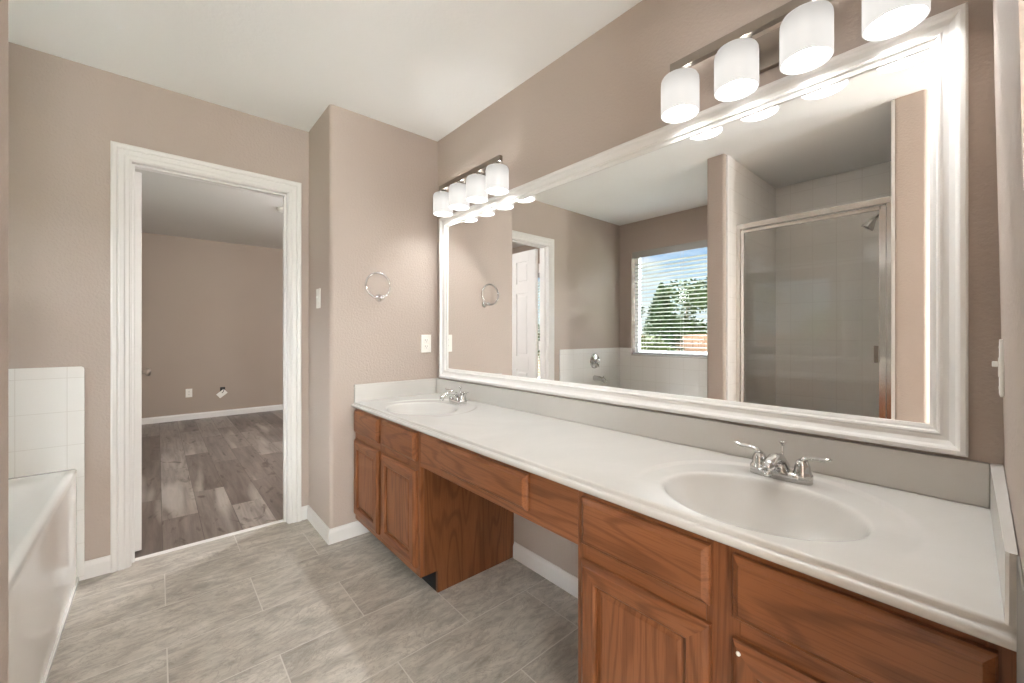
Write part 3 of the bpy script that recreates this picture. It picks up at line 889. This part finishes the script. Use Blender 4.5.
# ------------------------------------------------------------------ wall fittings
def towel_ring():
    y, z = -0.404, 1.388
    r = thing('towel_ring', 'chrome towel ring on the tan wall above the outlet', 'towel ring', (0, y, z))
    m = MB()
    m.lathe([(0.0, 0.0), (0.023, 0.0), (0.023, 0.005), (0.019, 0.010), (0.011, 0.014), (0.010, 0.032), (0.014, 0.037), (0.014, 0.050), (0.010, 0.054), (0.0, 0.055)], (0.001, y, z), 'x', 26)
    m.build('post', 'chrome', r)
    t = MB(); t.torus((0.042, y - 0.022, z + 0.070), 0.074, 0.0058, 'x', 56, 10); t.build('ring', 'chrome', r)
towel_ring()

def plate_on(name, label, cat, axis, at, y, z, group, kind):
    """Wall plate 70 x 114 mm. axis 'x': on a wall facing +x or -x (sign in at[1]); axis 'y': facing -y."""
    base, sgn = at
    r = thing(name, label, cat, (base, y, z) if axis == 'x' else (y, base, z), group)
    def bx(m, u0, u1, w0, w1, d0, d1, bev=0.0):
        a, b2 = base + sgn * d0, base + sgn * d1
        if axis == 'x': m.box(a, b2, y + u0, y + u1, z + w0, z + w1, bev)
        else: m.box(y + u0, y + u1, a, b2, z + w0, z + w1, bev)
    m = MB(); bx(m, -0.036, 0.036, -0.058, 0.058, 0.0005, 0.006, 0.002); m.build('cover_plate', 'plate', r)
    if kind == 'outlet':
        for dz in (-0.020, 0.020):
            f = MB(); bx(f, -0.0165, 0.0165, dz - 0.0145, dz + 0.0145, 0.005, 0.0075, 0.001); o = f.build('receptacle', 'plate', r)
            s = MB(); bx(s, -0.0075, -0.0055, dz - 0.001, dz + 0.008, 0.0070, 0.0079); bx(s, 0.0055, 0.0075, dz - 0.001, dz + 0.008, 0.0070, 0.0079)
            bx(s, -0.002, 0.002, dz - 0.010, dz - 0.006, 0.0070, 0.0079); s.build('slots', 'slot', o)
    else:
        f = MB(); bx(f, -0.010, 0.010, -0.020, 0.020, 0.005, 0.0075, 0.001); bx(f, -0.005, 0.005, 0.001, 0.012, 0.007, 0.016, 0.002); f.build('toggle', 'plate', r)
    for dz in ((-0.0, ) if kind == 'outlet' else (-0.042, 0.042)):
        s = MB(); bx(s, -0.003, 0.003, dz - 0.003, dz + 0.003, 0.0055, 0.0072, 0.001); s.build('screw', 'plate', r)
    return r
plate_on('wall_outlet', 'white duplex outlet on the tan wall above the side splash', 'outlet', 'x', (0, 1), -0.0875, 1.108, 'duplex outlets', 'outlet')
plate_on('light_switch', 'white light switch around the corner from the towel ring', 'light switch', 'y', (YP, -1), -0.206, 1.382, 'light switches', 'switch')
plate_on('light_switch', 'white light switch beside the mirror, seen almost edge-on', 'light switch', 'x', (XR - 0.003, -1), -0.100, 1.098, 'light switches', 'switch')
plate_on('wall_outlet', 'white duplex outlet low on the bedroom wall', 'outlet', 'x', (XF, 1), -1.085, 0.365, 'duplex outlets', 'outlet')

def loose_plate():
    r = thing('cable_plate', 'loose white cable plate hanging askew from a hole in the bedroom wall', 'wall plate', (XF, -0.72, 0.34))
    h = MB(); h.box(XF + 0.0005, XF + 0.003, -0.735, -0.675, 0.355, 0.415, 0.001); h.build('box_opening', 'slot', r)
    c = MB(); c.tube([(XF + 0.002, -0.705, 0.39), (XF + 0.03, -0.69, 0.385), (XF + 0.045, -0.70, 0.355), (XF + 0.028, -0.715, 0.335)], 0.004, 8); c.build('cable', 'slot', r)
    t = bmesh.new(); bmesh.ops.create_cube(t, size=1.0)
    for v in t.verts: v.co = Vector((v.co.x * 0.006, v.co.y * 0.075, v.co.z * 0.118))
    bmesh.ops.bevel(t, geom=t.edges[:], offset=0.002, segments=2, profile=0.6, affect='EDGES')
    m = MB(); m.merge(t, Matrix.Translation((XF + 0.022, -0.715, 0.325)) @ Matrix.Rotation(math.radians(-52), 4, 'X') @ Matrix.Rotation(math.radians(-10), 4, 'Y')); m.build('cover_plate', 'plate', r)
loose_plate()

# ------------------------------------------------------------------ bathtub, its valve and spout
def bathtub():
    x0, x1 = XB + 0.0102, P1 - 0.0102; yb, yf = YW + 0.011, -1.693; zr = 0.535
    r = thing('bathtub', 'white drop-in bathtub with a glossy apron under the blinds', 'bathtub', ((x0 + x1) / 2, (yb + yf) / 2, 0))
    # deck and basin: loops from the rim edge down into the basin
    m = MB(); n = 72
    bx, by = (x0 + x1) / 2, (yb + yf - 0.006) / 2
    def sup(a, rx, ry, e):
        c, s = math.cos(a), math.sin(a)
        return bx + math.copysign(abs(c) ** e, c) * rx, by + math.copysign(abs(s) ** e, s) * ry
    rings = []
    hx, hy = (x1 - x0) / 2, (yf - 0.006 - yb) / 2
    spec = [(hx - 0.0, hy, 0.02, zr - 0.032), (hx, hy, 0.02, zr - 0.006), (hx - 0.001, hy - 0.004, 0.02, zr), (hx - 0.04, hy - 0.030, 0.05, zr + 0.001), (hx - 0.05, hy - 0.036, 0.06, zr - 0.006), (hx - 0.17, hy - 0.13, 0.75, zr - 0.006), (hx - 0.19, hy - 0.15, 0.75, zr - 0.012),
            (hx - 0.205, hy - 0.165, 0.75, zr - 0.06), (hx - 0.24, hy - 0.19, 0.75, zr - 0.28), (hx - 0.28, hy - 0.22, 0.75, zr - 0.38), (hx - 0.36, hy - 0.30, 0.75, zr - 0.40)]
    for rx, ry, e, z in spec:
        rings.append([m.b.verts.new((min(max(sup(2 * PI * k / n, rx, ry, e)[0], x0), x1), min(max(sup(2 * PI * k / n, rx, ry, e)[1], yb), yf - 0.006), z)) for k in range(n)])
    for a, b2 in zip(rings, rings[1:]):
        for k in range(n):
            f = m.b.faces.new([a[k], a[(k + 1) % n], b2[(k + 1) % n], b2[k]]); f.smooth = True
    m.b.faces.new(rings[-1])
    m.build('basin', 'tub', r)
    a = MB(); a.box(x0, x1, yf - 0.028, yf - 0.008, 0.0, zr - 0.020, 0.004); a.box(x0, x1, yf - 0.02, yf, 0.0, 0.02, 0.003); a.build('apron', 'tub', r)
bathtub()
def tub_valve():
    x = XB + 0.0105
    r = thing('tub_valve', 'round chrome tub valve on the tiled wall', 'valve', (x, -2.24, 0.877))
    m = MB(); m.lathe([(0.0, 0.0), (0.082, 0.0), (0.082, 0.004), (0.074, 0.011), (0.045, 0.015), (0.040, 0.020), (0.0, 0.020)], (x, -2.24, 0.877), 'x', 36); m.build('escutcheon', 'chrome', r)
    m = MB(); m.lathe([(0.0, 0.018), (0.026, 0.018), (0.030, 0.030), (0.030, 0.048), (0.022, 0.058), (0.0, 0.060)], (x, -2.24, 0.877), 'x', 24)
    m.tube([(x + 0.045, -2.24, 0.872), (x + 0.052, -2.24, 0.835), (x + 0.060, -2.24, 0.812)], [0.010, 0.008, 0.006], 12); m.build('lever', 'chrome', r)
    r = thing('tub_spout', 'chrome tub spout jutting from the tile below the round valve', 'spout', (x, -2.24, 0.69))
    m = MB(); m.tube([(x, -2.24, 0.690), (x + 0.03, -2.24, 0.690), (x + 0.08, -2.24, 0.688), (x + 0.12, -2.24, 0.680), (x + 0.145, -2.24, 0.662), (x + 0.148, -2.24, 0.648)], [0.030, 0.027, 0.025, 0.024, 0.021, 0.019], 20); m.build('spout_body', 'chrome', r)
    m = MB(); m.tube([(x + 0.118, -2.24, 0.70), (x + 0.118, -2.24, 0.722)], [0.004, 0.007], 10); m.build('diverter', 'chrome', r)
tub_valve()

# ------------------------------------------------------------------ shower enclosure
def shower():
    x0, x1 = P2 + 0.010, Q1 - 0.010; y = YC - 0.20; zb, zt = 0.11, 1.94
    r = thing('shower_door', 'framed glass shower door between the two wall ends', 'shower door', ((x0 + x1) / 2, y, zb))
    m = MB()
    m.box(x0, x0 + 0.028, y - 0.02, y + 0.02, zb, zt, 0.003); m.box(x1 - 0.040, x1, y - 0.02, y + 0.02, zb, zt, 0.003)
    m.box(x0, x1, y - 0.022, y + 0.022, zt - 0.004, zt + 0.036, 0.004); m.box(x0, x1, y - 0.024, y + 0.024, zb, zb + 0.03, 0.004)
    m.build('outer_frame', 'alum', r)
    a, b2, c, d = x0 + 0.030, x1 - 0.042, zb + 0.034, zt - 0.010
    f = MB(); w = 0.022
    f.box(a, a + w, y - 0.010, y + 0.012, c, d, 0.002); f.box(b2 - w - 0.01, b2, y - 0.010, y + 0.012, c, d, 0.002)
    f.box(a + w, b2 - w, y - 0.010, y + 0.012, d - w, d, 0.002); f.box(a + w, b2 - w, y - 0.010, y + 0.012, c, c + w, 0.002)
    fo = f.build('leaf_frame', 'alum', r)
    g = MB(); g.box(a + w - 0.003, b2 - w + 0.003, y - 0.002, y + 0.003, c + w - 0.003, d - w + 0.003); g.build('glass_panel', 'shower_glass', fo)
    h = MB(); h.box(b2 - w - 0.030, b2 - w - 0.010, y + 0.010, y + 0.040, 1.00, 1.10, 0.004); h.build('handle', 'nickel', fo)
    # shower head on its arm
    r = thing('shower_fixture', 'chrome shower head on an angled arm above the glass door', 'shower head', (Q1 - 0.010, -2.15, 1.99))
    sx, sy = Q1 - 0.010, -2.15
    m = MB(); m.lathe([(0.0, 0.0), (0.028, 0.0), (0.026, -0.008), (0.010, -0.012), (0.0, -0.012)], (sx, sy, 1.985), 'x', 20)
    m.tube([(sx, sy, 1.985), (sx - 0.05, sy, 1.985), (sx - 0.10, sy, 1.965), (sx - 0.135, sy, 1.925)], 0.009, 12); m.build('arm', 'chrome', r)
    m = MB(); m.tube([(sx - 0.130, sy, 1.932), (sx - 0.142, sy, 1.915), (sx - 0.168, sy, 1.880), (sx - 0.176, sy, 1.869)], [0.012, 0.016, 0.036, 0.036], 20); m.build('head', 'chrome', r)
    # pan
    m = MB(); m.box(P2 + 0.011, Q1 - 0.011, YW + 0.011, YC - 0.301, 0.0, 0.05, 0.005)
    tag(m.build('shower_pan', 'tub'), 'low white shower pan behind the glass door', 'shower pan')
shower()

# ------------------------------------------------------------------ added fill lamps, out of view in the passage and the bedroom
def fill_lamp(x, y, z, R, label):
    r = thing('fill_lamp', label, 'added fill lamp', (x, y, 0), 'added fill globes in the passage')
    m = MB(); m.lathe([(0.0, 0.0), (0.14, 0.0), (0.138, 0.012), (0.03, 0.024), (0.0, 0.026)], (x, y, 0), 'z', 32); m.build('base', 'nickel', r)
    m = MB(); m.tube([(x, y, 0.02), (x, y, z - R - 0.01)], 0.011, 12); m.lathe([(0.0, -R - 0.025), (0.04, -R - 0.02), (0.055, -R + 0.01), (0.0, -R + 0.01)], (x, y, z), 'z', 24); m.build('pole', 'nickel', r)
    m = MB(); m.lathe([(0.0, -R)] + [(R * math.cos(a), R * math.sin(a)) for a in [PI * (k / 20 - 0.5) for k in range(1, 20)]] + [(0.0, R)], (x, y, z), 'z', 32); m.build('globe', 'hall_fill', r)
def pendant(x, y, z, H, mat, label):  # unseen globe, added to brighten the bedroom
    r = thing('fill_pendant', label, 'pendant lamp', (x, y, H))
    m = MB(); m.lathe([(0.0, 0.0), (0.06, 0.0), (0.055, -0.018), (0.0, -0.022)], (x, y, H), 'z', 24); m.build('ceiling_rose', 'nickel', r)
    m = MB(); m.tube([(x, y, H - 0.02), (x, y, z + 0.17)], 0.004, 8); m.build('stem', 'nickel', r)
    m = MB(); m.lathe([(0.0, -0.16)] + [(0.16 * math.cos(a), 0.16 * math.sin(a)) for a in [PI * (k / 20 - 0.5) for k in range(1, 20)]] + [(0.0, 0.16)], (x, y, z), 'z', 32); m.build('globe', mat, r)
fill_lamp(4.20, -2.15, 1.20, 0.165, 'small added globe fill lamp near the outside wall of the passage behind the camera')
fill_lamp(5.20, -1.22, 1.30, 0.215, 'large added globe fill lamp at the back of the passage behind the camera')
pendant(-1.45, 0.60, 1.95, HB, 'bed_fill', 'added globe fill pendant hanging in the bedroom past the doorway')
m = MB(); m.lathe([(0.0, 0.0), (0.068, 0.0), (0.068, -0.012), (0.060, -0.030), (0.045, -0.036), (0.0, -0.036)], (-2.45, -0.40, HB), 'z', 28)
tag(m.build('smoke_detector', 'plate'), 'small white disc on the bedroom ceiling at the door jamb', 'smoke detector')

# ------------------------------------------------------------------ garden outside the windows
random.seed(7)
def leaves(m, cx, cy, cz, rx, ry, rz, n, size, cone=0.0):
    for _ in range(n):
        while True:
            p = Vector((random.uniform(-1, 1), random.uniform(-1, 1), random.uniform(-1, 1)))
            if 0.25 < p.length < 1: break
        if cone: 
            k = 1 - cone * (p.z + 1) / 2; p.x *= k; p.y *= k
        q = Vector((cx + p.x * rx, cy + p.y * ry, cz + p.z * rz))
        u = Vector((random.gauss(0, 1), random.gauss(0, 1), random.gauss(0, 1))).normalized(); w = u.orthogonal().normalized()
        s = size * random.uniform(0.6, 1.3)
        vs = [m.b.verts.new(q + u * s), m.b.verts.new(q + w * s * 0.45), m.b.verts.new(q - u * s), m.b.verts.new(q - w * s * 0.45)]
        m.b.faces.new(vs)
GZ = -0.35
def tree(name, label, x, y, h, rad, mat, blobs, n, size, cone=0.0, group='garden trees', cat='tree'):
    r = thing(name, label, cat, (x, y, GZ), group)
    t = MB(); t.tube([(x, y, GZ), (x + 0.05, y, GZ + h * 0.4), (x - 0.04, y, GZ + h * 0.8)], [0.13 * h / 4, 0.09 * h / 4, 0.03 * h / 4], 10); t.build('trunk', 'bark', r)
    m = MB()
    if cone:
        leaves(m, x, y, GZ + h * 0.53, rad, rad, h * 0.49, n, size, cone)
    else:
        for k in range(blobs):
            a = 2 * PI * k / blobs + random.uniform(-0.3, 0.3); d = rad * 0.55 * (0.4 + 0.6 * random.random())
            leaves(m, x + d * math.cos(a), y + d * math.sin(a), GZ + h * random.uniform(0.45, 0.85), rad * 0.55, rad * 0.55, h * 0.17, n // blobs, size)
    m.build('foliage', mat, r)
def garden():
    m = MB(); m.box(-30, 16, -40, YW - 0.13, GZ - 0.2, GZ); g = m.build('ground', 'lawn'); g['kind'] = 'structure'
    f = MB()
    for k in range(150):
        x = -16 + k * 0.15
        f.box(x, x + 0.142, -9.02, -9.0, GZ, 1.18 + random.uniform(-0.01, 0.01))
    f.box(-16, 6.5, -9.0, -8.96, GZ + 0.3, GZ + 0.38); f.box(-16, 6.5, -9.0, -8.96, GZ + 1.1, GZ + 1.18)
    tag(f.build('garden_fence', 'fence'), 'brown board fence across the garden outside the window', 'fence')
    tree('conifer', 'dark pointed conifer outside, beyond the tub window', -2.75, -7.9, 2.75, 0.75, 'leaf_dark', 0, 4200, 0.06, 0.75)
    tree('tree', 'round green tree beyond the garden fence, next to the conifer', -3.6, -11.0, 3.2, 1.5, 'leaf_mid', 7, 4200, 0.09)
    tree('tree', 'pale green tree beyond the fence, toward the partition side', -0.6, -12.5, 2.75, 1.7, 'leaf_lite', 7, 4200, 0.09)
    tree('tree', 'deep green tree farthest down the garden, by the bedroom window', -7.5, -11.5, 3.6, 1.9, 'leaf_dark', 7, 4000, 0.10)
    tree('shrub', 'low yellow-green shrub in front of the fence, beneath the conifer', -2.3, -6.3, 1.55, 0.75, 'leaf_lite', 6, 2600, 0.055, group='garden shrubs', cat='shrub')
    tree('shrub', 'mid-green shrub against the fence, below the pale tree', -0.9, -8.0, 1.75, 0.72, 'leaf_mid', 6, 2600, 0.06, group='garden shrubs', cat='shrub')
    tree('shrub', 'dark shrub seen through the bedroom blind', -5.2, -6.5, 1.9, 0.9, 'leaf_dark', 6, 2400, 0.06, group='garden shrubs', cat='shrub')
garden()
